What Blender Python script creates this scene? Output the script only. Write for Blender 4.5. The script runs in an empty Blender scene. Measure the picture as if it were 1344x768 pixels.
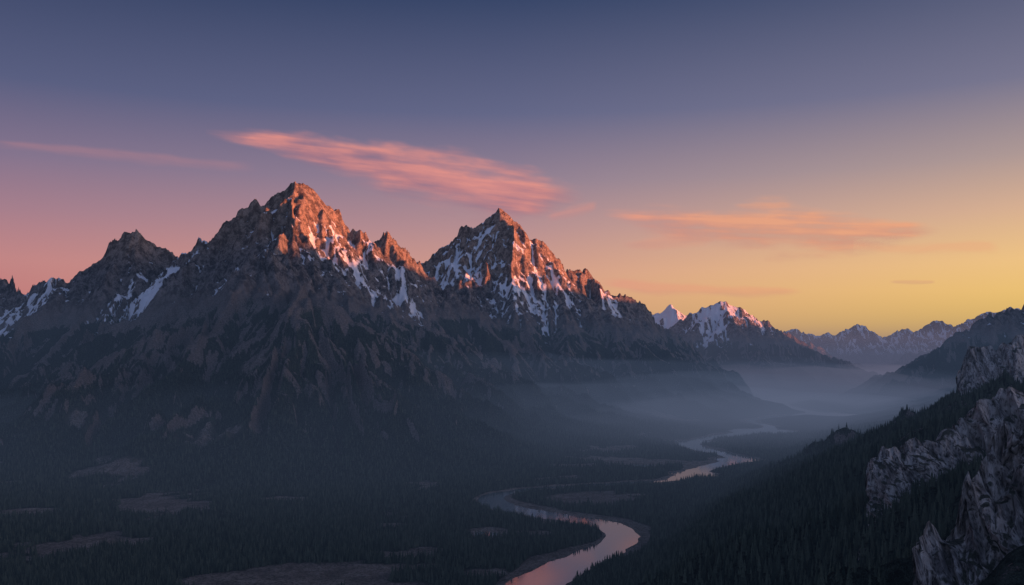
import bpy, math, time
import numpy as np
from mathutils import Vector
T0=time.time()
S=100.0           # blender units per km
CH=0.6            # camera height above valley floor (km)
F=1164.0; CX=672.0; HY=475.0
f32=np.float32
def W(px,py,d):   # bearing/elevation + real depth -> world km
    return ((px-CX)/F*d, d, CH+(HY-py)/F*d)
def G(px,py):     # point on valley floor
    d=CH*F/(py-HY); return ((px-CX)/F*d, d)
def lin(c):
    return tuple((v/255/12.92 if v/255<=0.04045 else ((v/255+0.055)/1.055)**2.4) for v in c)
def ss(a,b,x):
    t=np.clip((x-a)/(b-a),0,1); return t*t*(3-2*t)
rng=np.random.default_rng(7)
# ---------------- noise ----------------
ang=rng.random(256)*2*np.pi
GT=np.stack([np.cos(ang),np.sin(ang)],1).astype(f32)
def h2(ix,iy,seed):
    h=ix.astype(np.uint32)*np.uint32(374761393)+iy.astype(np.uint32)*np.uint32(668265263)+np.uint32((seed*362437+1013)&0xffffffff)
    h=(h^(h>>np.uint32(13)))*np.uint32(1274126177)
    return h^(h>>np.uint32(16))
def perlin(x,y,seed=0):
    x=np.asarray(x,f32);y=np.asarray(y,f32)
    xi=np.floor(x);yi=np.floor(y);fx=x-xi;fy=y-yi
    xi=xi.astype(np.int32);yi=yi.astype(np.int32)
    u=fx*fx*fx*(fx*(fx*6-15)+10);v=fy*fy*fy*(fy*(fy*6-15)+10)
    def g(i,j):
        k=GT[(h2(xi+i,yi+j,seed)&np.uint32(255)).astype(np.int32)]
        return k[...,0]*(fx-i)+k[...,1]*(fy-j)
    a=g(0,0);b=g(1,0);c=g(0,1);d=g(1,1)
    a=a+u*(b-a);c=c+u*(d-c)
    return (a+v*(c-a))*1.5
def fbm(x,y,oct=5,seed=0,gain=.5):
    s=0;a=1;n=0
    for o in range(oct):
        s=s+a*perlin(x,y,seed+o*17);n+=a;a*=gain;x=x*2.03+3.1;y=y*2.03-1.7
    return s/n
def ridged(x,y,oct=5,seed=0,gain=.5):
    s=0;a=1;n=0;w=1
    for o in range(oct):
        r=1-np.abs(perlin(x,y,seed+o*13));r=r*r
        s=s+a*r*w;n+=a;w=np.clip(r*1.4,0,1);a*=gain;x=x*2.07+5.3;y=y*2.07+1.9
    return s/n
def p3(x,y,z,seed=0):
    return (perlin(x+z*.71,y-z*.53,seed)+perlin(y+x*.37,z+x*.29,seed+5)+perlin(z-y*.41,x+y*.33,seed+9))*.6
# ---------------- polar grid ----------------
def seg(a,b,n): return np.exp(np.linspace(np.log(a),np.log(b),n,endpoint=False))
R=np.concatenate([seg(.12,.6,25),seg(.6,4,240),seg(4,10.6,540),seg(10.6,15,240),seg(15,30,150),seg(30,50,150),seg(50,90,20),[90]]).astype(f32)
d2r=math.pi/180
AZ=np.concatenate([np.linspace(-120,-34,50,endpoint=False),np.linspace(-34,34,1080,endpoint=False),np.linspace(34,120,160)]).astype(f32)*d2r
AG,RG=np.meshgrid(AZ,R)
X=(RG*np.sin(AG)).astype(f32);Y=(RG*np.cos(AG)).astype(f32)
NR,NA=X.shape
Xf=X.ravel();Yf=Y.ravel()
wx=Xf+.06*fbm(Xf*1.3,Yf*1.3,3,3)*ss(.3,3,RG.ravel())
wy=Yf+.16*fbm(Xf*1.3+9,Yf*1.3+4,3,4)*ss(.3,3,RG.ravel())
H=np.zeros(Xf.shape,f32);LAB=np.zeros(Xf.shape,np.int8)
def ridge(pts,c,p,grp):
    for a,b in zip(pts[:-1],pts[1:]):
        B=c*max(a[2],b[2])+.06
        m=np.nonzero((wx>min(a[0],b[0])-B)&(wx<max(a[0],b[0])+B)&(wy>min(a[1],b[1])-B)&(wy<max(a[1],b[1])+B))[0]
        if len(m)==0: continue
        x=wx[m];y=wy[m];dx=b[0]-a[0];dy=b[1]-a[1];L2=dx*dx+dy*dy+1e-9
        t=np.clip(((x-a[0])*dx+(y-a[1])*dy)/L2,0,1)
        r=np.hypot(x-a[0]-t*dx,y-a[1]-t*dy);z=a[2]+t*(b[2]-a[2])
        h=z*np.clip(1-r/(c*np.maximum(z,0)+.05),0,1)**p
        k=h>H[m];mk=m[k];H[mk]=h[k];LAB[mk]=grp
P=lambda L:[W(*q) for q in L]
xb=.16+(wy-2.38)*.466
k=.42*(1-.62*ss(3.0,5.5,wy))
hs=np.clip(k*(wx-xb),0,2.0)
hs=np.where(hs<.5,hs,.5+.3*(hs-.5))
H=np.maximum(H,hs).astype(f32);LAB[hs>.01]=5
# main massif
ridge(P([(-420,330,12),(-250,380,11),(-100,345,10.5),(0,372,10.5),(35,384,10.3),(75,366,10),(100,380,10),(130,348,9.8),(150,325,9.7),(178,303,9.6),(198,320,9.6),(215,329,9.6),(238,348,9.6),(265,329,9.6),(300,336,9.4),(312,326,9.3),(325,309,9.2),(345,283,9.1),(366,262,9.0),(388,240,9.0),(412,256,9.1),(438,276,9.2),(460,309,9.4),(478,325,9.6),(505,316,9.8),(530,334,10),(560,363,10.2),(620,402,10),(700,450,9.6),(770,505,9.2),(830,552,8.7)]),2.05,2.75,1)
ridge(P([(388,243,9.0),(378,305,8.2),(352,352,7.3),(348,356,6.9),(378,374,6.5),(405,398,6.2),(440,470,5.7),(475,560,5.0),(495,612,4.7)]),1.9,1.6,1)
ridge(P([(348,358,6.9),(290,400,6.6),(230,440,6.3),(150,490,5.9),(60,540,5.5),(-20,575,5.2)]),1.9,1.6,1)
ridge(P([(400,395,6.2),(450,450,6.2),(520,515,6.0),(590,575,5.7),(640,608,5.2)]),1.9,1.5,1)
ridge(P([(378,374,6.5),(350,450,5.9),(325,520,5.4),(310,590,4.9)]),1.5,1.4,1)
ridge(P([(290,400,6.6),(250,470,5.9),(215,545,5.3),(190,605,4.8)]),1.5,1.4,1)
ridge(P([(200,458,6.15),(150,520,5.6),(120,570,5.1),(95,615,4.7)]),1.5,1.4,1)
ridge(P([(440,470,5.7),(520,545,5.2),(580,600,4.9)]),1.5,1.4,1)
ridge(P([(478,325,9.6),(520,385,9.0),(560,430,8.5),(620,490,7.8),(690,553,7.0),(735,595,6.1)]),1.8,1.7,1)
ridge(P([(412,260,9.1),(440,340,8.6),(480,420,8.0),(540,490,7.4),(600,545,6.8)]),1.7,1.9,1)
ridge(P([(178,306,9.6),(168,365,9),(140,420,8.3),(90,480,7.4),(20,530,6.6)]),1.9,1.9,1)
ridge(P([(265,330,9.6),(262,375,9),(205,430,8.3),(180,470,7.6)]),1.9,1.9,1)
ridge(P([(75,366,10),(45,425,9),(-10,470,8),(-80,520,7)]),1.9,1.9,1)
# second massif
ridge(P([(400,385,13.8),(500,355,13.5),(545,350,13.2),(575,334,13.2),(600,318,13.1),(632,294,13),(656,273,13),(680,294,13),(697,322,13.1),(722,346,13.2),(745,353,13.3),(765,353,13.4),(790,376,13.5),(820,392,13.6),(850,415,13.9),(900,450,14.5),(950,487,15.5),(1000,513,16.5)]),2.0,2.6,2)
ridge(P([(656,278,13),(668,335,12.5),(690,385,12),(730,430,11.6),(790,480,11.2),(850,528,10.6)]),1.8,1.8,2)
ridge(P([(765,353,13.4),(795,410,12.9),(850,460,12.7),(920,512,12.3)]),1.8,1.8,2)
ridge(P([(600,318,13.1),(610,362,12.2),(600,400,11.4)]),1.9,2.1,2)
ridge(P([(720,348,13.2),(745,400,12.6),(790,445,12.2),(850,495,11.8)]),1.7,1.9,2)
# distant peaks
ridge(P([(800,450,23),(850,416,23),(862,406,23),(880,399,23),(905,410,23),(935,440,23)]),2.0,1.5,3)
ridge(P([(895,432,20),(920,412,20),(945,395,20),(965,405,20),(990,418,20.2),(1030,440,20.6),(1070,463,21),(1110,484,21.5),(1140,497,22)]),2.2,1.5,3)
ridge(P([(945,397,20),(955,450,18.6),(985,497,17.2)]),1.9,1.7,3)
ridge(P([(600,450,46),(900,445,46),(1020,442,46),(1045,430,46),(1062,441,45),(1085,434,45),(1100,440,45),(1125,425,45),(1143,437,45),(1160,440,45),(1185,428,45),(1200,436,45),(1232,420,44),(1255,432,43),(1272,420,43),(1300,410,42),(1400,395,41),(1700,380,40)]),1.9,1.25,4)
ridge(P([(1290,437,30),(1255,450,29.5),(1240,463,29),(1190,488,28)]),2.3,1.7,4)
ridge(P([(1000,450,34),(1060,452,33),(1085,462,33),(1110,470,32),(1180,487,31)]),2.3,1.7,4)
ridge(P([(1180,470,37),(1215,455,36),(1240,462,36),(1270,448,36),(1300,455,35),(1400,430,34)]),2.3,1.5,4)
# east side range
ridge([(9.5,-14,2.2),(9.8,-6,2.15),(10.2,0,2.1),(10.5,6,2.1),(10.8,12,1.95),(12.2,18,1.7)],2.1,2.0,6)  # unseen crest, put here to keep the low sun off the valley
ridge([(10.8,13.5,1.95)]+P([(1400,365,14),(1344,398,14),(1310,410,13.8),(1265,450,13.5),(1200,492,13),(1150,513,12.8),(1120,526,12.6)]),1.9,1.5,6)
ridge([(2.6,3.0,.85)]+P([(1420,420,3.0),(1344,458,3.0),(1268,522,3.2),(1180,568,3.8),(1080,603,4.6),(1010,620,5.1)]),1.7,1.4,5)
print('ridges',time.time()-T0)
# ---------------- slope-aligned gullies ----------------
def gradxy(Hg):
    Hr=np.gradient(Hg,R,axis=0);Ha=np.gradient(Hg,AZ,axis=1)/RG
    s=np.sin(AG);c=np.cos(AG)
    return (Hr*s+Ha*c).astype(f32),(Hr*c-Ha*s).astype(f32)
def blur(A,n):
    for ax_ in (0,1):
        P_=np.concatenate([np.repeat(A.take([0],ax_),n+1,ax_),A,np.repeat(A.take([-1],ax_),n,ax_)],ax_)
        C=np.cumsum(P_.astype(np.float64),axis=ax_);w_=2*n+1
        A=((C.take(range(w_,C.shape[ax_]),ax_)-C.take(range(0,C.shape[ax_]-w_),ax_))/w_).astype(f32)
    return A
gx,gy=gradxy(H.reshape(NR,NA));gx=blur(blur(gx,4),3).ravel();gy=blur(blur(gy,4),3).ravel()
EAST=ss(-.2,.8,-gx/(np.hypot(gx,gy)+1e-3))
idx=np.nonzero(H>.015)[0]
x=wx[idx]*.5+Xf[idx]*.5;y=wy[idx]*.5+Yf[idx]*.5;ax=gx[idx];ay=gy[idx]
rr=RG.ravel()[idx]
ero=np.zeros(len(idx),f32);efine=np.zeros(len(idx),f32)
freq=1.45;amp=.14
sl0=np.hypot(ax,ay);mask=ss(.01,.30,H[idx])*ss(.03,.30,sl0)
for o in range(6):
    gl=np.hypot(ax,ay)+1e-4
    k=np.minimum(1,gl/.2)/gl
    dx=ay*k;dy=-ax*k
    X1=x*freq;Y1=y*freq;xi=np.floor(X1);yi=np.floor(Y1);fx=X1-xi;fy=Y1-yi
    xi=xi.astype(np.int32);yi=yi.astype(np.int32)
    v=np.zeros_like(x);sx=np.zeros_like(x);wt=np.zeros_like(x)
    for i in range(-1,3):
        for j in range(-1,3):
            hh=h2(xi+i,yi+j,o*7+1)
            hx=(hh&np.uint32(1023)).astype(f32)*(.5/1023)+.25;hy=((hh>>np.uint32(10))&np.uint32(1023)).astype(f32)*(.5/1023)+.25
            px=fx-i-hx+.5;py=fy-j-hy+.5
            w=np.exp(-2.2*(px*px+py*py));m=(px*dx+py*dy)*(2*math.pi)
            v+=np.cos(m)*w;sx-=np.sin(m)*w;wt+=w
    v/=wt;sx/=wt
    ero+=amp*v
    if o>=2: efine+=amp*v/.03
    ax=ax+sx*dx*amp*freq*2*math.pi*.9;ay=ay+sx*dy*amp*freq*2*math.pi*.9
    freq*=2.0;amp*=.53
print('erosion',time.time()-T0)
EN=np.zeros_like(H);EN[idx]=ero/.15
EF=np.zeros_like(H);EF[idx]=efine
D=np.zeros_like(H)
nearf=np.where(rr<4.2,.35,1)
D[idx]=(ero-.02)*mask*nearf
hi=ss(.7,1.6,H[idx])
D[idx]+=hi*.18*(ridged(x*1.9,y*1.9,6,40,.5)-.50)+(.25+.75*hi)*mask*.085*(ridged(x*5.5,y*5.5,4,70,.6)-.5)*nearf
D[idx]+=ss(28,34,rr)*ss(.1,.8,H[idx])*.45*(ridged(x*.45,y*.45,3,140,.4)-.55)
SUM=np.zeros_like(H)
for a,b,d,s_ in [(388,239,9.0,.34),(656,272,13,.40),(178,301,9.6,.25),(945,395,20,.5),(880,399,23,.4)]:
    q=W(a,b,d);e=np.exp(-((wx-q[0])**2+(wy-q[1])**2)/s_**2);D*=1-.62*e;SUM=np.maximum(SUM,np.exp(-((wx-q[0])**2+(wy-q[1])**2)/(s_*1.7)**2))
H0=H.copy()
H=H+D
H+=.008*fbm(Xf*2,Yf*2,5,90)*ss(.3,1,RG.ravel())
Hs=blur(H.reshape(NR,NA),1).ravel()
H=np.where(H0>.03,.65*H+.35*Hs,H)
H=np.maximum(H,.0008)
# ---------------- river ----------------
RV=[(660,830,.08),(685,795,.08),(703,768,.078),(745,744,.07),(798,720,.062),(816,704,.06),(798,690,.06),(745,680,.065),(690,671,.065),(652,661,.06),(645,652,.05),(685,643,.03),(745,638,.028),(820,634,.03),(880,630,.035),(905,621,.055),(930,613,.06),(968,604,.07),(962,598,.075),(925,590,.07),(905,582,.08),(935,574,.06),(990,567,.13),(1010,560,.05),(985,552,.04),(1020,546,.08),(1078,542,.18),(1040,535,.08),(1016,528,.25),(1062,519,.2)]
rp=np.array([G(a,b)+(w,) for a,b,w in RV])
def catmull(p,n=14):
    out=[]
    q=np.vstack([2*p[0]-p[1],p,2*p[-1]-p[-2]])
    for i in range(1,len(q)-2):
        for t in np.linspace(0,1,n,endpoint=False):
            a,b,c,d=q[i-1],q[i],q[i+1],q[i+2]
            out.append(.5*((2*b)+(-a+c)*t+(2*a-5*b+4*c-d)*t*t+(-a+3*b-3*c+d)*t**3))
    out.append(p[-1]);return np.array(out)
rc=catmull(rp)
def river_dist(x,y):
    best=np.full(x.shape,9.,f32)
    for a,b in zip(rc[:-1],rc[1:]):
        B=.7
        m=np.nonzero((x>min(a[0],b[0])-B)&(x<max(a[0],b[0])+B)&(y>min(a[1],b[1])-B)&(y<max(a[1],b[1])+B))[0]
        dx=b[0]-a[0];dy=b[1]-a[1]
        t=np.clip(((x[m]-a[0])*dx+(y[m]-a[1])*dy)/(dx*dx+dy*dy+1e-9),0,1)
        r=np.hypot(x[m]-a[0]-t*dx,y[m]-a[1]-t*dy)-(a[2]+t*(b[2]-a[2]))
        best[m]=np.minimum(best[m],r)
    return best
jx=.03*fbm(Xf*6,Yf*6,4,55)
RD=river_dist(Xf,Yf)+jx
# small side pools left by the river
for a,b,rx,ry in [(1000,566,.28,.30),(1085,544,.35,.30),(1022,536,.30,.45),(912,580,.16,.14),(975,603,.14,.14),(912,622,.12,.14),(845,611,.05,.05),(640,700,.03,.03)]:
    q=G(a,b);RD=np.minimum(RD,(np.hypot((Xf-q[0])/rx,(Yf-q[1])/ry)-1)*min(rx,ry)+jx*2.2)
H=np.where(RD<.35,H*ss(.0,.35,RD)+.001,H)
H=np.where(RD<.015,.001-.006*ss(.015,-.02,RD),H)
BARE=[(300,764,.10),(350,762,.12),(410,756,.14),(470,747,.11),(535,728,.06),(560,722,.04),(145,712,.08),(175,709,.05),(15,674,.08),(45,670,.06),(140,628,.12),(840,607,.18),(800,604,.16),(890,608,.14),(700,700,.06),(835,650,.04),(760,612,.10),(380,655,.08),(520,690,.05),(640,752,.05)]
SAND=np.zeros_like(H)
for a,b,w in BARE:
    gx_,gy_=G(a,b);m=np.hypot((Xf-gx_)*.6,(Yf-gy_)*1.1)/w
    SAND=np.maximum(SAND,ss(1.2,.6,m+.9*fbm(Xf*9,Yf*9,5,61)))
bank=.05+.15*fbm(Xf*1.6,Yf*1.6,2,63)
SAND=np.maximum(SAND,ss(1,.6,RD/np.maximum(bank,.014)))
SAND=np.maximum(SAND,.65*ss(.23,.33,fbm(Xf*1.7,Yf*1.1,5,201)+.14*fbm(Xf*14,Yf*14,3,205))*ss(.10,.25,RD)*(Xf<.3+.2*Yf))
SAND*=ss(.14,.05,H)
for a,b,d,w in [(275,583,4.9,.11),(295,588,4.9,.07),(100,560,5.4,.06),(330,520,5.6,.07),(10,636,4.4,.06),(150,630,4.5,.08)]:
    q=W(a,b,d);m=np.hypot((Xf-q[0])*.8,Yf-q[1])/w
    SAND=np.maximum(SAND,.7*ss(1.3,.3,m+1.1*fbm(Xf*9,Yf*9,5,66)))
Hg=H.reshape(NR,NA)
gx,gy=gradxy(Hg);NZ=(1/np.sqrt(1+gx*gx+gy*gy)).ravel()
blob=np.zeros_like(H)
for a,b,d,w in [(20,410,9.6,.5),(50,400,9.7,.4),(10,430,9.2,.35),(225,385,9.0,.45),(185,410,8.8,.36),(260,372,9.1,.28),(335,355,7.6,.24),(320,392,7.5,.24),(345,300,8.6,.16),(430,388,8.5,.36),(470,405,8.6,.45),(520,418,8.7,.38),(400,370,8.5,.28),(590,335,12.7,.5),(570,350,12.6,.45),(620,358,12.4,.32),(700,398,12.2,.5),(680,410,11.9,.4),(730,395,12.5,.42),(640,304,12.9,.2),(800,420,13.1,.3),(880,408,22.6,.7),(930,420,19.6,.5),(960,412,19.7,.3),(990,430,19.8,.35)]:
    q=W(a,b,d);m=np.hypot(Xf-q[0],(Yf-q[1])*.45)/w
    blob=np.maximum(blob,np.exp(-m*m))
far=ss(28,40,RG.ravel())
SNOW=.06*ss(.9,1.8,H+.5*far)+1.7*(NZ-.70)+1.0*blob*ss(.55,.85,H)-.32*EF-.16*EN+.26*fbm(Xf*6,Yf*6,4,81)-.44+.34*far-.36*EAST*(1-.75*blob)*(1-far)-.28*SUM*ss(24,16,RG.ravel())
SNOW-=2*ss(1.0,.75,H+.40*blob)
FOR=ss(1.14,.84,H+.18*fbm(Xf*1.4,Yf*1.4,4,83)+.10*EN)*ss(.28,.40,NZ)
FOR=FOR*(1-SAND)
scar=ridged(Xf*1.3+.5*EN,Yf*1.3,4,85)
FOR*=1-.85*ss(.12,.65,H)*ss(.10,.85,np.abs(EF+.4*EN))*ss(.32,.58,scar)
print('attrs',time.time()-T0, H.max())
# ---------------- helpers ----------------
def mat(name):
    m=bpy.data.materials.new(name);m.use_nodes=True;m.node_tree.nodes.clear();return m,m.node_tree
def L(nt,a,b): nt.links.new(a,b)
def mth(nt,op,a,b=None,c=None,clamp=False):
    n=nt.nodes.new('ShaderNodeMath');n.operation=op;n.use_clamp=clamp
    for i,v in enumerate((a,b,c)):
        if v is None: continue
        if isinstance(v,(int,float)): n.inputs[i].default_value=v
        else: L(nt,v,n.inputs[i])
    return n.outputs[0]
def mix(nt,fac,a,b):
    n=nt.nodes.new('ShaderNodeMix');n.data_type='RGBA'
    for i,v in ((0,fac),(6,a),(7,b)):
        if isinstance(v,(int,float)): n.inputs[i].default_value=v
        elif isinstance(v,tuple): n.inputs[i].default_value=(*v[:3],1)
        else: L(nt,v,n.inputs[i])
    return n.outputs[2]
def smooth(nt,v,a,b):
    n=nt.nodes.new('ShaderNodeMapRange');n.interpolation_type='SMOOTHSTEP'
    L(nt,v,n.inputs[0])
    if a<b: n.inputs[1].default_value=a;n.inputs[2].default_value=b
    else:
        n.inputs[1].default_value=b;n.inputs[2].default_value=a;n.inputs[3].default_value=1;n.inputs[4].default_value=0
    return n.outputs[0]
def noise(nt,co,scale,detail=6,rough=.55,dist=0):
    n=nt.nodes.new('ShaderNodeTexNoise');L(nt,co,n.inputs['Vector'])
    n.inputs['Scale'].default_value=scale;n.inputs['Detail'].default_value=detail;n.inputs['Roughness'].default_value=rough;n.inputs['Distortion'].default_value=dist
    return n.outputs['Fac']
def attr(nt,name):
    n=nt.nodes.new('ShaderNodeAttribute');n.attribute_name=name;return n.outputs['Fac']

def terrain_mat():
    m,nt=mat('alpine_terrain')
    tc=nt.nodes.new('ShaderNodeTexCoord').outputs['Object']
    mp=nt.nodes.new('ShaderNodeMapping');mp.inputs['Scale'].default_value=(1,1,.75);mp.inputs['Rotation'].default_value=(.25,.15,0);L(nt,tc,mp.inputs[0])
    n1=noise(nt,mp.outputs[0],.14,7,.76);n3=noise(nt,tc,1.1,4,.75)
    rock=mix(nt,smooth(nt,n1,.40,.60),(.065,.063,.075),(.33,.30,.30))
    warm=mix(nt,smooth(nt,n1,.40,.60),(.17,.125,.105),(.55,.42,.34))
    rock=mix(nt,mth(nt,'MULTIPLY',smooth(nt,attr(nt,'alt'),1.5,1.9),.85),rock,warm)  # summit rock painted paler and warmer to strengthen the alpenglow
    rock=mix(nt,mth(nt,'MULTIPLY',smooth(nt,n3,.52,.35),.6),rock,(.04,.039,.045))
    fo=mix(nt,smooth(nt,n3,.35,.65),(.011,.018,.019),(.060,.080,.070))
    fo=mix(nt,mth(nt,'MULTIPLY',smooth(nt,n1,.55,.75),.5),fo,(.090,.086,.080))
    ff=smooth(nt,mth(nt,'ADD',attr(nt,'forest'),mth(nt,'MULTIPLY',mth(nt,'SUBTRACT',n3,.5),.9)),.38,.58)
    sand=mix(nt,smooth(nt,n1,.35,.65),(.20,.17,.155),(.44,.38,.34))
    sand=mix(nt,mth(nt,'MULTIPLY',smooth(nt,n3,.46,.60),.7),sand,(.06,.062,.052))
    scree=mix(nt,mth(nt,'MULTIPLY',smooth(nt,n3,.4,.6),.6),(.27,.23,.225),(.055,.057,.057))
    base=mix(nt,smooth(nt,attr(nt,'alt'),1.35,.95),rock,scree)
    base=mix(nt,ff,base,fo)
    base=mix(nt,attr(nt,'sand'),base,sand)
    sn=mth(nt,'ADD',attr(nt,'snow'),mth(nt,'MULTIPLY',mth(nt,'SUBTRACT',n3,.5),.6))
    sn=mth(nt,'ADD',sn,mth(nt,'MULTIPLY',mth(nt,'SUBTRACT',n1,.5),.9))
    sf=smooth(nt,sn,.0,.08)
    col=mix(nt,sf,base,(.78,.81,.88))
    bmp=nt.nodes.new('ShaderNodeBump');bmp.inputs['Strength'].default_value=1.0;bmp.inputs['Distance'].default_value=1.0
    hgt=mth(nt,'ADD',mth(nt,'MULTIPLY',n1,9.0),mth(nt,'MULTIPLY',n3,1.8))
    L(nt,mth(nt,'MULTIPLY',hgt,mth(nt,'SUBTRACT',1.0,mth(nt,'MULTIPLY',sf,.7))),bmp.inputs['Height'])
    b=nt.nodes.new('ShaderNodeBsdfDiffuse');b.inputs['Roughness'].default_value=.3
    L(nt,col,b.inputs['Color']);L(nt,bmp.outputs[0],b.inputs['Normal'])
    o=nt.nodes.new('ShaderNodeOutputMaterial');L(nt,b.outputs[0],o.inputs[0]);return m
TM=terrain_mat()
co=np.stack([Xf,Yf,H],1)*S
ii=np.arange(NR*NA).reshape(NR,NA)
Q=np.stack([ii[:-1,:-1],ii[1:,:-1],ii[1:,1:],ii[:-1,1:]],-1).reshape(-1,4)
Q=Q[:,::-1]
def add_mesh(name,verts,quads,material,attrs={},smoothf=True,parent=None):
    me=bpy.data.meshes.new(name)
    me.vertices.add(len(verts));me.vertices.foreach_set('co',np.ascontiguousarray(verts,f32).ravel())
    k=quads.shape[1]
    me.loops.add(quads.size);me.loops.foreach_set('vertex_index',np.ascontiguousarray(quads,np.int32).ravel())
    me.polygons.add(len(quads));me.polygons.foreach_set('loop_start',np.arange(0,quads.size,k,dtype=np.int32))
    try: me.polygons.foreach_set('loop_total',np.full(len(quads),k,np.int32))
    except Exception: pass
    for n,v in attrs.items():
        a=me.attributes.new(n,'FLOAT','POINT');a.data.foreach_set('value',np.ascontiguousarray(v,f32))
    me.update(calc_edges=True)
    me.polygons.foreach_set('use_smooth',np.full(len(quads),smoothf));me.materials.append(material)
    ob=bpy.data.objects.new(name,me);bpy.context.scene.collection.objects.link(ob)
    if parent: ob.parent=parent
    return ob
lab=np.where(H0<.03,0,LAB)[Q[:,0]]
names={0:'valley_floor',1:'rocky_mountain',2:'snowy_mountain',3:'distant_mountain',4:'distant_mountain_range',5:'forested_hillside',6:'mountain_slope'}
for g,nm in names.items():
    q=Q[lab==g]
    if len(q)==0: continue
    u,inv=np.unique(q,return_inverse=True);inv=inv.reshape(q.shape)
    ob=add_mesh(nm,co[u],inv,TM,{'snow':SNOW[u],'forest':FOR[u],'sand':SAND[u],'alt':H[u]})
print('mesh',time.time()-T0,NR,NA)
# ---------------- water ----------------
m,nt=mat('river_water')
tc=nt.nodes.new('ShaderNodeTexCoord').outputs['Object']
bmp=nt.nodes.new('ShaderNodeBump');bmp.inputs['Strength'].default_value=.08;bmp.inputs['Distance'].default_value=.04
L(nt,noise(nt,tc,2.2,3,.6),bmp.inputs['Height'])
gl=nt.nodes.new('ShaderNodeBsdfGlossy');gl.inputs['Roughness'].default_value=.05;gl.inputs['Color'].default_value=(1,1,1,1);L(nt,bmp.outputs[0],gl.inputs['Normal'])
df=nt.nodes.new('ShaderNodeBsdfDiffuse');df.inputs['Color'].default_value=(.06,.08,.09,1)
fr=nt.nodes.new('ShaderNodeFresnel');fr.inputs['IOR'].default_value=4.2
ms=nt.nodes.new('ShaderNodeMixShader');L(nt,fr.outputs[0],ms.inputs[0]);L(nt,df.outputs[0],ms.inputs[1]);L(nt,gl.outputs[0],ms.inputs[2])
o=nt.nodes.new('ShaderNodeOutputMaterial');L(nt,ms.outputs[0],o.inputs[0]);WM=m
v=np.array([[-1.2,1.9,-.0012],[3.2,1.9,-.0012],[13,20,-.0012],[-.8,20,-.0012]])*S
add_mesh('river',v,np.array([[0,1,2,3]]),WM,smoothf=False)
# ---------------- trees ----------------
m,nt=mat('conifer_foliage')
oi=nt.nodes.new('ShaderNodeObjectInfo').outputs['Random']
c=mix(nt,oi,(.018,.032,.030),(.088,.112,.086))
b=nt.nodes.new('ShaderNodeBsdfDiffuse');L(nt,c,b.inputs[0])
o=nt.nodes.new('ShaderNodeOutputMaterial');L(nt,b.outputs[0],o.inputs[0]);FM=m
def conifer(name,seed,slim):
    r=np.random.default_rng(seed);V=[];Fc=[]
    def cone(z0,z1,rad,n,jag):
        b0=len(V)
        for i in range(n):
            a=2*math.pi*i/n+r.random()*.4;q=rad*(1 if i%2 else jag)*(.8+.4*r.random())
            V.append((q*math.cos(a),q*math.sin(a),z0-(.03 if i%2 else 0)+r.random()*.02))
        V.append(((r.random()-.5)*.01,(r.random()-.5)*.01,z1));t=len(V)-1
        for i in range(n): Fc.append((b0+i,b0+(i+1)%n,t))
    cone(0,.5,.018,6,1)
    nl=9
    for k in range(nl):
        z=.08+.84*k/nl;rad=slim*(1-k/nl)**.85*(.8+.4*r.random())
        cone(z,z+.20-.05*k/nl,rad+.010,12,.45)
    return np.array(V),np.array(Fc)
def hsample(x,y):
    r=np.hypot(x,y);a=np.arctan2(x,y)
    fr_=np.interp(r,R,np.arange(NR));fa=np.interp(a,AZ,np.arange(NA))
    i=np.clip(fr_.astype(int),0,NR-2);j=np.clip(fa.astype(int),0,NA-2);u=fr_-i;v=fa-j
    def bl(A):
        return A[i,j]*(1-u)*(1-v)+A[i+1,j]*u*(1-v)+A[i,j+1]*(1-u)*v+A[i+1,j+1]*u*v
    return bl
n=500000
r=np.sqrt(rng.random(n)*(8.0**2-.4**2)+.4**2);a=(rng.random(n)*66-33)*d2r
nn_=90000
r=np.concatenate([r,np.sqrt(rng.random(nn_)*(3.4**2-.4**2)+.4**2)]);a=np.concatenate([a,(rng.random(nn_)*66-33)*d2r])
tx=r*np.sin(a);ty=r*np.cos(a);bl=hsample(tx,ty)
th=bl(Hg);tf=bl(FOR.reshape(NR,NA));tr=bl(RD.reshape(NR,NA));ts=bl(SAND.reshape(NR,NA))
clump=fbm(tx*3,ty*3,4,99)
keep=(rng.random(len(tx))<ss(.25,.7,tf)*(.35+.65*ss(-.3,.1,clump))*np.interp(r,[0,4,8],[1,.8,.35]))&(tr>.02)&(ts<.35)&(th>-.001)
keep&=~((ty<.72)&(tx/ty>.42))
tx=tx[keep];ty=ty[keep];th=th[keep];nT=len(tx);print('trees',nT)
me=bpy.data.meshes.new('conifer_forest');me.vertices.add(nT)
me.vertices.foreach_set('co',(np.stack([tx,ty,th-.001],1)*S).astype(f32).ravel())
at=me.attributes.new('tscale','FLOAT','POINT');at.data.foreach_set('value',(2.5*(.5+.85*rng.random(nT)**1.4)*(1-.35*ss(.5,1.1,th))*np.interp(np.hypot(tx,ty),[.8,2],[.65,1])).astype(f32))
at=me.attributes.new('trot','FLOAT','POINT');at.data.foreach_set('value',(rng.random(nT)*6.28).astype(f32))
forest=bpy.data.objects.new('conifer_forest',me);bpy.context.scene.collection.objects.link(forest)
col=bpy.data.collections.new('conifer_kinds');bpy.context.scene.collection.children.link(col)
for k,(sd,sl) in enumerate([(1,.15),(2,.19),(3,.12)]):
    V,Fc=conifer('c',sd,sl)
    ob=add_mesh('pine_tree_kind',V,Fc,FM,smoothf=False)
    bpy.context.scene.collection.objects.unlink(ob);col.objects.link(ob)
    j=np.argmin((tx-.5-.05*k)**2+(ty-1.9)**2)
    ob.parent=forest;ob.location=(tx[j]*S,ty[j]*S,th[j]*S);ob.scale=(2.4,)*3
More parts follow.
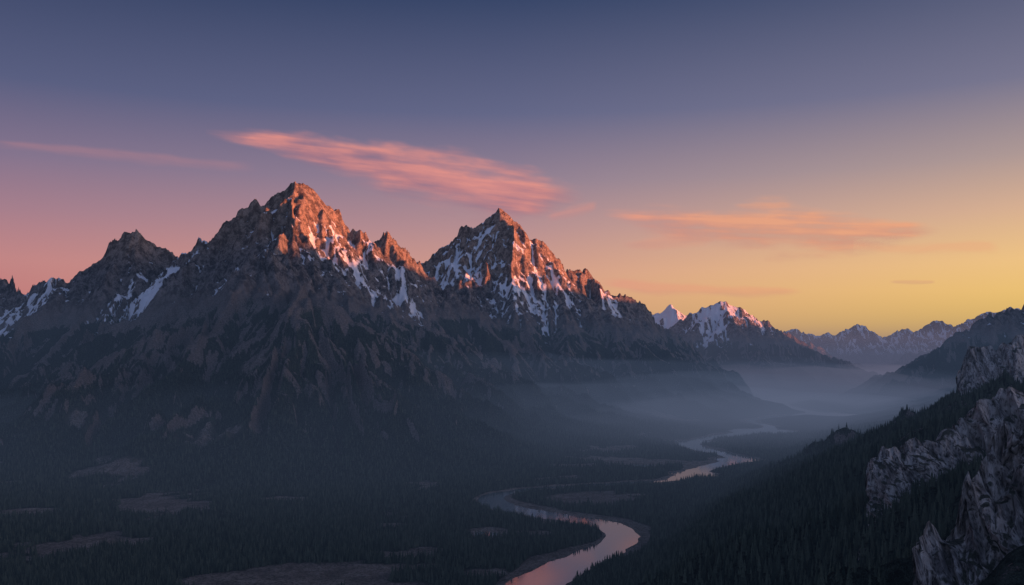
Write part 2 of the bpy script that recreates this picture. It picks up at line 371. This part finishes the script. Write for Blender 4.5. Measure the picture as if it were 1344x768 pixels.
ng=bpy.data.node_groups.new('forest_scatter','GeometryNodeTree')
ng.interface.new_socket('Geometry',in_out='INPUT',socket_type='NodeSocketGeometry');ng.interface.new_socket('Geometry',in_out='OUTPUT',socket_type='NodeSocketGeometry')
gi=ng.nodes.new('NodeGroupInput');go=ng.nodes.new('NodeGroupOutput')
ip=ng.nodes.new('GeometryNodeInstanceOnPoints');ci=ng.nodes.new('GeometryNodeCollectionInfo')
ci.inputs['Collection'].default_value=col;ci.inputs['Separate Children'].default_value=True;ci.inputs['Reset Children'].default_value=True
ip.inputs['Pick Instance'].default_value=True
def na(nm):
    q=ng.nodes.new('GeometryNodeInputNamedAttribute');q.data_type='FLOAT';q.inputs[0].default_value=nm;return q.outputs[0]
cx=ng.nodes.new('ShaderNodeCombineXYZ');ng.links.new(na('trot'),cx.inputs[2])
ng.links.new(gi.outputs[0],ip.inputs['Points']);ng.links.new(ci.outputs[0],ip.inputs['Instance'])
ng.links.new(cx.outputs[0],ip.inputs['Rotation']);ng.links.new(na('tscale'),ip.inputs['Scale']);ng.links.new(ip.outputs[0],go.inputs[0])
md=forest.modifiers.new('scatter','NODES');md.node_group=ng
# ---------------- crags ----------------
m,nt=mat('cliff_rock')
tc=nt.nodes.new('ShaderNodeTexCoord').outputs['Object']
mp=nt.nodes.new('ShaderNodeMapping');mp.inputs['Scale'].default_value=(1,1,.35);L(nt,tc,mp.inputs[0])
a1=noise(nt,mp.outputs[0],.6,7,.70,.4);a2=noise(nt,tc,.12,3,.6);a3=noise(nt,mp.outputs[0],2.5,4,.7)
c=mix(nt,smooth(nt,a1,.36,.60),(.13,.13,.14),(.56,.545,.54))
c=mix(nt,mth(nt,'MULTIPLY',smooth(nt,a2,.45,.68),.4),c,(.30,.28,.27))
c=mix(nt,mth(nt,'MULTIPLY',smooth(nt,a3,.50,.38),.85),c,(.045,.045,.05))
ge=nt.nodes.new('ShaderNodeNewGeometry');sp=nt.nodes.new('ShaderNodeSeparateXYZ');L(nt,ge.outputs['Normal'],sp.inputs[0])
c=mix(nt,mth(nt,'MULTIPLY',smooth(nt,mth(nt,'ADD',sp.outputs[2],mth(nt,'MULTIPLY',a3,.3)),.80,1.0),.85),c,(.03,.04,.028))
bmp=nt.nodes.new('ShaderNodeBump');bmp.inputs['Strength'].default_value=1;bmp.inputs['Distance'].default_value=1.2
L(nt,mth(nt,'ADD',a1,mth(nt,'MULTIPLY',a3,.5)),bmp.inputs['Height'])
b=nt.nodes.new('ShaderNodeBsdfDiffuse')
L(nt,c,b.inputs['Color']);L(nt,bmp.outputs[0],b.inputs['Normal'])
o=nt.nodes.new('ShaderNodeOutputMaterial');L(nt,b.outputs[0],o.inputs[0]);CM=m
def crag(tops,bots,amp,fr,seed,nu=420,nv=260,back=.25):
    tp=np.array([W(*q) for q in tops]);bt=np.array([W(*q) for q in bots])
    def res(p):
        l=np.r_[0,np.cumsum(np.linalg.norm(np.diff(p,axis=0),axis=1))];l/=l[-1];u=np.linspace(0,1,nu)
        return np.stack([np.interp(u,l,p[:,i]) for i in range(3)],1)
    tp=res(tp);bt=res(bt)
    v=np.linspace(0,1.45,nv)[:,None,None]
    vv=np.clip(v,0,1)
    Pp=bt[None]*(1-vv)+tp[None]*vv
    Hh=(tp-bt)[:,2][None,:]
    dirc=np.stack([bt[:,0],bt[:,1],0*bt[:,0]],1);dirc/=np.linalg.norm(dirc,axis=1)[:,None]
    over=np.clip(v-1,0,1)
    Pp=Pp+dirc[None]*(over*back)
    Pp[...,2]-=(over[...,0]**1.3)*Hh*2.6
    x,y,z=Pp[...,0].astype(f32),Pp[...,1].astype(f32),Pp[...,2].astype(f32)
    f=fr
    hx=x*.8-y*.6;hy=x*.6+y*.8
    d=(1-np.abs(p3(hx*f,hy*f,z*f*.30,seed)))**2*1.25+(1-np.abs(p3(hx*f*2.6,hy*f*2.6,z*f*.7,seed+3)))**1.3*.7+(1-np.abs(p3(hx*f*6,hy*f*6,z*f*1.8,seed+6)))*.45+p3(x*f*14,y*f*14,z*f*7,seed+8)*.18
    led=z*f*.9+.8*p3(x*f*1.5,y*f*1.5,z*f,seed+20);led=(led-np.floor(led));d=d+.20*led
    d=d-1.70
    out=np.array([-.62,-.78,0.12])
    Pp=Pp+out*(d*amp)[...,None]
    Pp[...,2]+=(p3(x*f*1.6,y*f*1.6,z*0,seed+30)*amp*1.3+np.abs(p3(x*f*4,y*f*4,z*0,seed+33))*amp*.8)*np.clip(v[...,0]-.4,0,.6)*1.6
    ii=np.arange(nu*nv).reshape(nv,nu)
    q=np.stack([ii[:-1,:-1],ii[:-1,1:],ii[1:,1:],ii[1:,:-1]],-1).reshape(-1,4)
    return add_mesh('rock_cliff',Pp.reshape(-1,3)*S,q,CM)
crag([(1204,765,.64),(1222,704,.65),(1256,668,.66),(1284,618,.68),(1316,566,.69),(1350,545,.69),(1420,520,.70),(1560,480,.73)],
     [(1190,980,.58),(1208,980,.58),(1234,980,.58),(1264,980,.58),(1300,980,.58),(1344,980,.57),(1420,980,.57),(1560,980,.57)],.027,18,11,nu=560,nv=460,back=.14)
crag([(1134,636,1.25),(1142,606,1.26),(1200,586,1.28),(1250,562,1.30),(1300,537,1.32),(1350,525,1.32),(1450,512,1.34)],
     [(1130,735,1.13),(1150,732,1.13),(1190,726,1.14),(1240,715,1.16),(1290,700,1.18),(1350,690,1.19),(1450,685,1.20)],.024,13,23,nu=560,nv=320,back=.18)
crag([(1258,520,2.9),(1270,488,2.92),(1300,470,2.94),(1330,458,2.94),(1350,440,2.94),(1430,405,3.0)],
     [(1250,550,2.8),(1270,548,2.8),(1300,542,2.8),(1330,538,2.8),(1360,534,2.8),(1430,525,2.8)],.05,6.5,37,back=.4)
# ---------------- clouds ----------------
m,nt=mat('cloud_vapour')
c=mix(nt,attr(nt,'cloud_warm'),lin((140,106,132)),mix(nt,attr(nt,'cloud_gold'),lin((236,150,138)),lin((246,168,126))))
em=nt.nodes.new('ShaderNodeEmission');L(nt,c,em.inputs[0]);em.inputs[1].default_value=1  # clouds glow by themselves, sunset light is put into their colour
tr_=nt.nodes.new('ShaderNodeBsdfTransparent');ms=nt.nodes.new('ShaderNodeMixShader')
L(nt,attr(nt,'cloud_cover'),ms.inputs[0]);L(nt,tr_.outputs[0],ms.inputs[1]);L(nt,em.outputs[0],ms.inputs[2])
o=nt.nodes.new('ShaderNodeOutputMaterial');L(nt,ms.outputs[0],o.inputs[0]);KM=m
try: m.cycles.emission_sampling='NONE'
except Exception as e: print(e)
def cloud(top,bot,alt,dens,seed,warm=(.3,1.0),soft=.3,tilt=.12,strk=.32):
    top=np.array(top,float);bot=np.array(bot,float)
    x0=min(top[0,0],bot[0,0]);x1=max(top[-1,0],bot[-1,0])
    nu,nv=600,150
    u=np.linspace(x0,x1,nu);tt=np.interp(u,top[:,0],top[:,1]);bb=np.interp(u,bot[:,0],bot[:,1])
    k=np.ones(31)/31
    tt=np.convolve(np.pad(tt,15,'edge'),k,'valid');bb=np.convolve(np.pad(bb,15,'edge'),k,'valid')
    v=np.linspace(-.5,1.5,nv)[:,None]
    PX=np.broadcast_to(u,(nv,nu));PY=tt+(bb-tt)*v
    s=(PX-x0)/(x1-x0)
    wv=v+.30*fbm(PX/90,(PY-PX*tilt)/24,4,seed)
    base=ss(-.05,soft,wv)*ss(1.08,1-soft*1.1,wv)
    st=fbm((PX+PY*1.0)/190,(PY-PX*tilt)/11,4,seed+3,.5);st2=fbm(PX/60,(PY-PX*tilt)/16,4,seed+5)
    ends=ss(0,.20,s+.05*st)*ss(1,.88,s+.05*st)
    den=np.clip(base*ends*(1.02+strk*1.6*st+strk*st2),0,1)*dens
    den*=ss(-.5,-.3,np.broadcast_to(v,den.shape))*ss(1.5,1.3,np.broadcast_to(v,den.shape))
    wm=np.clip(warm[0]+(warm[1]-warm[0])*(.64+.75*st+.4*st2-.65*(v-.4)),0,1)  # painted light: pink towards the top edge, mauve shade below
    d=(alt-CH)*F/(HY-PY)
    Pw=np.stack([(PX-CX)/F*d,d,np.full_like(d,alt)],-1)
    ii=np.arange(nu*nv).reshape(nv,nu);q=np.stack([ii[:-1,:-1],ii[:-1,1:],ii[1:,1:],ii[1:,:-1]],-1).reshape(-1,4)
    return add_mesh('cloud',Pw.reshape(-1,3)*S,q,KM,{'cloud_cover':den.ravel(),'cloud_warm':wm.ravel(),'cloud_gold':ss(650,1000,PX).ravel()})
cloud([(270,168),(350,170),(470,180),(600,198),(700,219),(772,245)],[(270,180),(350,196),(420,220),(500,253),(580,282),(640,291),(720,286),(772,266)],5.0,.86,5,(.10,1.0),.42,.12,.38)
cloud([(-40,180),(100,190),(200,200),(340,214)],[(-40,192),(100,206),(200,218),(340,230)],5.3,.16,25,(.5,1.0),.45)
cloud([(790,270),(850,268),(940,268),(1030,266),(1120,280),(1240,294)],[(790,284),(850,306),(940,328),(1030,338),(1120,334),(1240,308)],5.0,.76,45,(.35,1.1),.4,.03,.8)
cloud([(960,268),(1000,264),(1040,266)],[(960,276),(1000,278),(1040,274)],5.2,.35,49,(.7,1.05),.4,-.05)
cloud([(715,280),(750,268),(785,264)],[(715,294),(750,288),(785,276)],5.1,.35,65,(.5,1.),.4,-.2)
cloud([(810,318),(850,310),(900,306),(940,312)],[(810,326),(850,330),(900,326),(940,320)],5.2,.4,67,(.6,1.),.45,-.1)
cloud([(780,364),(880,368),(980,372),(1055,378)],[(780,376),(880,390),(980,394),(1055,390)],5.0,.5,85,(.7,1.1),.4,.02)
cloud([(1120,320),(1200,316),(1320,314)],[(1120,330),(1200,336),(1320,332)],5.0,.32,95,(.8,1.1),.45,-.02)
cloud([(1165,367),(1200,366),(1230,368)],[(1165,372),(1200,374),(1230,372)],5.0,.3,97,(.4,.7),.4,0)
# ---------------- haze ----------------
def hmat(name,sig,colr):
    m,nt=mat(name+'_vapour')
    ab=nt.nodes.new('ShaderNodeVolumeAbsorption');ab.inputs[0].default_value=(0,0,0,1);ab.inputs[1].default_value=sig/S
    em=nt.nodes.new('ShaderNodeEmission');em.inputs[0].default_value=(*colr,1);em.inputs[1].default_value=sig/S  # vapour glows by itself in place of scattered daylight
    ad=nt.nodes.new('ShaderNodeAddShader');L(nt,ab.outputs[0],ad.inputs[0]);L(nt,em.outputs[0],ad.inputs[1])
    o=nt.nodes.new('ShaderNodeOutputMaterial');L(nt,ad.outputs[0],o.inputs['Volume'])
    try: m.cycles.emission_sampling='NONE'
    except Exception: pass
    return m
def haze(name,x0,x1,y0,y1,z0,z1,sig,colr):
    v=np.array([[x,y,z] for z in (z0,z1) for y in (y0,y1) for x in (x0,x1)])*S
    q=np.array([[0,2,3,1],[4,5,7,6],[0,1,5,4],[2,6,7,3],[0,4,6,2],[1,3,7,5]])
    return add_mesh(name,v,q,hmat(name,sig,colr),smoothf=False)
import bmesh
def mist(name,cx,cy,rx,ry,rz,rot,sig,colr,seed=0):
    nu,nv=96,40
    a=np.linspace(0,2*math.pi,nu,endpoint=False)[None,:];b=np.linspace(-1,1,nv)[:,None]*math.pi/2*.998
    x=np.cos(b)*np.cos(a)*rx;y=np.cos(b)*np.sin(a)*ry;z=np.sin(b)*rz+0*a
    z=z*(1+.35*fbm(x*.5+seed,y*.35,3,seed+200))
    c,s=math.cos(rot),math.sin(rot)
    V=np.stack([cx+x*c-y*s,cy+x*s+y*c,z],-1).reshape(-1,3)*S
    ii=np.arange(nu*nv).reshape(nv,nu);jj=np.roll(ii,-1,1)
    q=np.stack([ii[:-1],jj[:-1],jj[1:],ii[1:]],-1).reshape(-1,4)
    ob=add_mesh(name,V,q,hmat(name,sig,colr))
    bm=bmesh.new();bm.from_mesh(ob.data);bmesh.ops.holes_fill(bm,edges=[e for e in bm.edges if e.is_boundary],sides=0);bm.to_mesh(ob.data);bm.free()
    return ob
haze('haze',-40,40,14.2,70,-.60,1.75,.018,(.24,.18,.25))
haze('haze',-38,38,-2.8,69,-.58,1.0,.034,(.052,.078,.140))
mist('valley_mist',.6,8.8,5.8,6.2,.64,-.2,.055,(.090,.118,.195),1)
mist('valley_mist',1.5,9.8,3.9,4.9,.46,-.25,.10,(.115,.14,.215),2)
mist('valley_mist',2.3,10.5,2.8,4.7,.28,-.3,.18,(.145,.163,.24),3)
mist('valley_mist',6.0,18.0,5.4,8.0,.55,-.25,.12,(.21,.18,.25),4)
# ---------------- world ----------------
w=bpy.data.worlds.new('World');bpy.context.scene.world=w;w.use_nodes=True;nt=w.node_tree;nt.nodes.clear()
tc=nt.nodes.new('ShaderNodeTexCoord');sp=nt.nodes.new('ShaderNodeSeparateXYZ');L(nt,tc.outputs['Generated'],sp.inputs[0])
def ramp(st):
    r_=nt.nodes.new('ShaderNodeValToRGB');e=r_.color_ramp.elements
    while len(e)<len(st): e.new(.5)
    for q,(p,c) in zip(e,st): q.position=p
    for q,(p,c) in zip(e,st): q.color=(*lin(c),1)
    L(nt,sp.outputs[2],r_.inputs[0]);return r_.outputs[0]
rl=ramp([(0,(202,118,112)),(.04,(210,126,120)),(.10,(204,138,136)),(.15,(170,128,142)),(.20,(134,116,142)),(.27,(88,93,128)),(.38,(48,62,97)),(.7,(28,38,68)),(1,(20,28,54))])
rm=ramp([(0,(246,180,116)),(.04,(242,178,126)),(.10,(222,162,142)),(.15,(188,146,148)),(.20,(150,130,148)),(.27,(100,103,136)),(.38,(54,68,103)),(.7,(30,40,70)),(1,(20,28,54))])
rr_=ramp([(0,(255,200,78)),(.04,(255,207,98)),(.10,(250,203,134)),(.15,(222,180,148)),(.20,(178,155,151)),(.27,(120,118,143)),(.38,(68,79,111)),(.7,(32,42,70)),(1,(20,28,54))])
hl=mth(nt,'SQRT',mth(nt,'ADD',mth(nt,'MULTIPLY',sp.outputs[0],sp.outputs[0]),mth(nt,'MULTIPLY',sp.outputs[1],sp.outputs[1])))
az=mth(nt,'DIVIDE',sp.outputs[0],mth(nt,'MAXIMUM',hl,.001))
f1=mth(nt,'MULTIPLY_ADD',az,2.0,1.0,clamp=True);f2=mth(nt,'MULTIPLY',az,2.0,clamp=True)
front=mix(nt,f2,mix(nt,f1,rl,rm),rr_)
back_fill=ramp([(0,(138,137,165)),(.15,(150,156,190)),(.5,(132,151,194)),(1,(98,117,162))])  # sky behind the camera, brightened as added fill for camera-facing slopes
skyc=mix(nt,smooth(nt,sp.outputs[1],.10,-.35),front,back_fill)
glow_fill=mth(nt,'MULTIPLY',smooth(nt,az,.68,.98),smooth(nt,sp.outputs[2],.6,.0))  # added glow lobe right of frame, a soft key for right-facing slopes
sk=nt.nodes.new('ShaderNodeTexSky');sk.sky_type='NISHITA';sk.sun_disc=False;sk.sun_elevation=math.radians(2.2);sk.sun_rotation=math.radians(110)
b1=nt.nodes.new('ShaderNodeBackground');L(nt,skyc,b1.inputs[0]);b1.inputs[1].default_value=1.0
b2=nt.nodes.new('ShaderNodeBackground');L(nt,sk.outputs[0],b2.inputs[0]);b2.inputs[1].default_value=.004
b3=nt.nodes.new('ShaderNodeBackground');b3.inputs[0].default_value=(1.0,.76,.76,1);L(nt,mth(nt,'MULTIPLY',glow_fill,3.4),b3.inputs[1])
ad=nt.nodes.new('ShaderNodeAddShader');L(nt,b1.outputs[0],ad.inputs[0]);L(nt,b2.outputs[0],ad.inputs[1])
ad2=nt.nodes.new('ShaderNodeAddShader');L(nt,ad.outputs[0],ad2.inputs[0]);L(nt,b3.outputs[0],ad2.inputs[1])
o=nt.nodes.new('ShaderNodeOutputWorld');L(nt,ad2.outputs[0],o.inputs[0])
# ---------------- sun ----------------
az_=math.radians(108);el=math.radians(2.2)
Dv=Vector((math.sin(az_)*math.cos(el),math.cos(az_)*math.cos(el),math.sin(el)))
sl=bpy.data.lights.new('sun','SUN');sl.energy=12;sl.angle=math.radians(.5);sl.color=(1,.26,.085)
so=bpy.data.objects.new('sun',sl);so.rotation_euler=Dv.to_track_quat('Z','Y').to_euler();bpy.context.scene.collection.objects.link(so)
# ---------------- camera ----------------
cd=bpy.data.cameras.new('camera');cd.sensor_width=36;cd.lens=36*F/1344;cd.shift_y=91/1344;cd.clip_start=.5;cd.clip_end=25000
cam=bpy.data.objects.new('camera',cd);cam.location=(0,0,CH*S);cam.rotation_euler=(math.pi/2,0,0)
bpy.context.scene.collection.objects.link(cam);bpy.context.scene.camera=cam
sc=bpy.context.scene;sc.view_settings.view_transform='Standard';sc.view_settings.look='None';sc.view_settings.exposure=0
print('done',time.time()-T0)
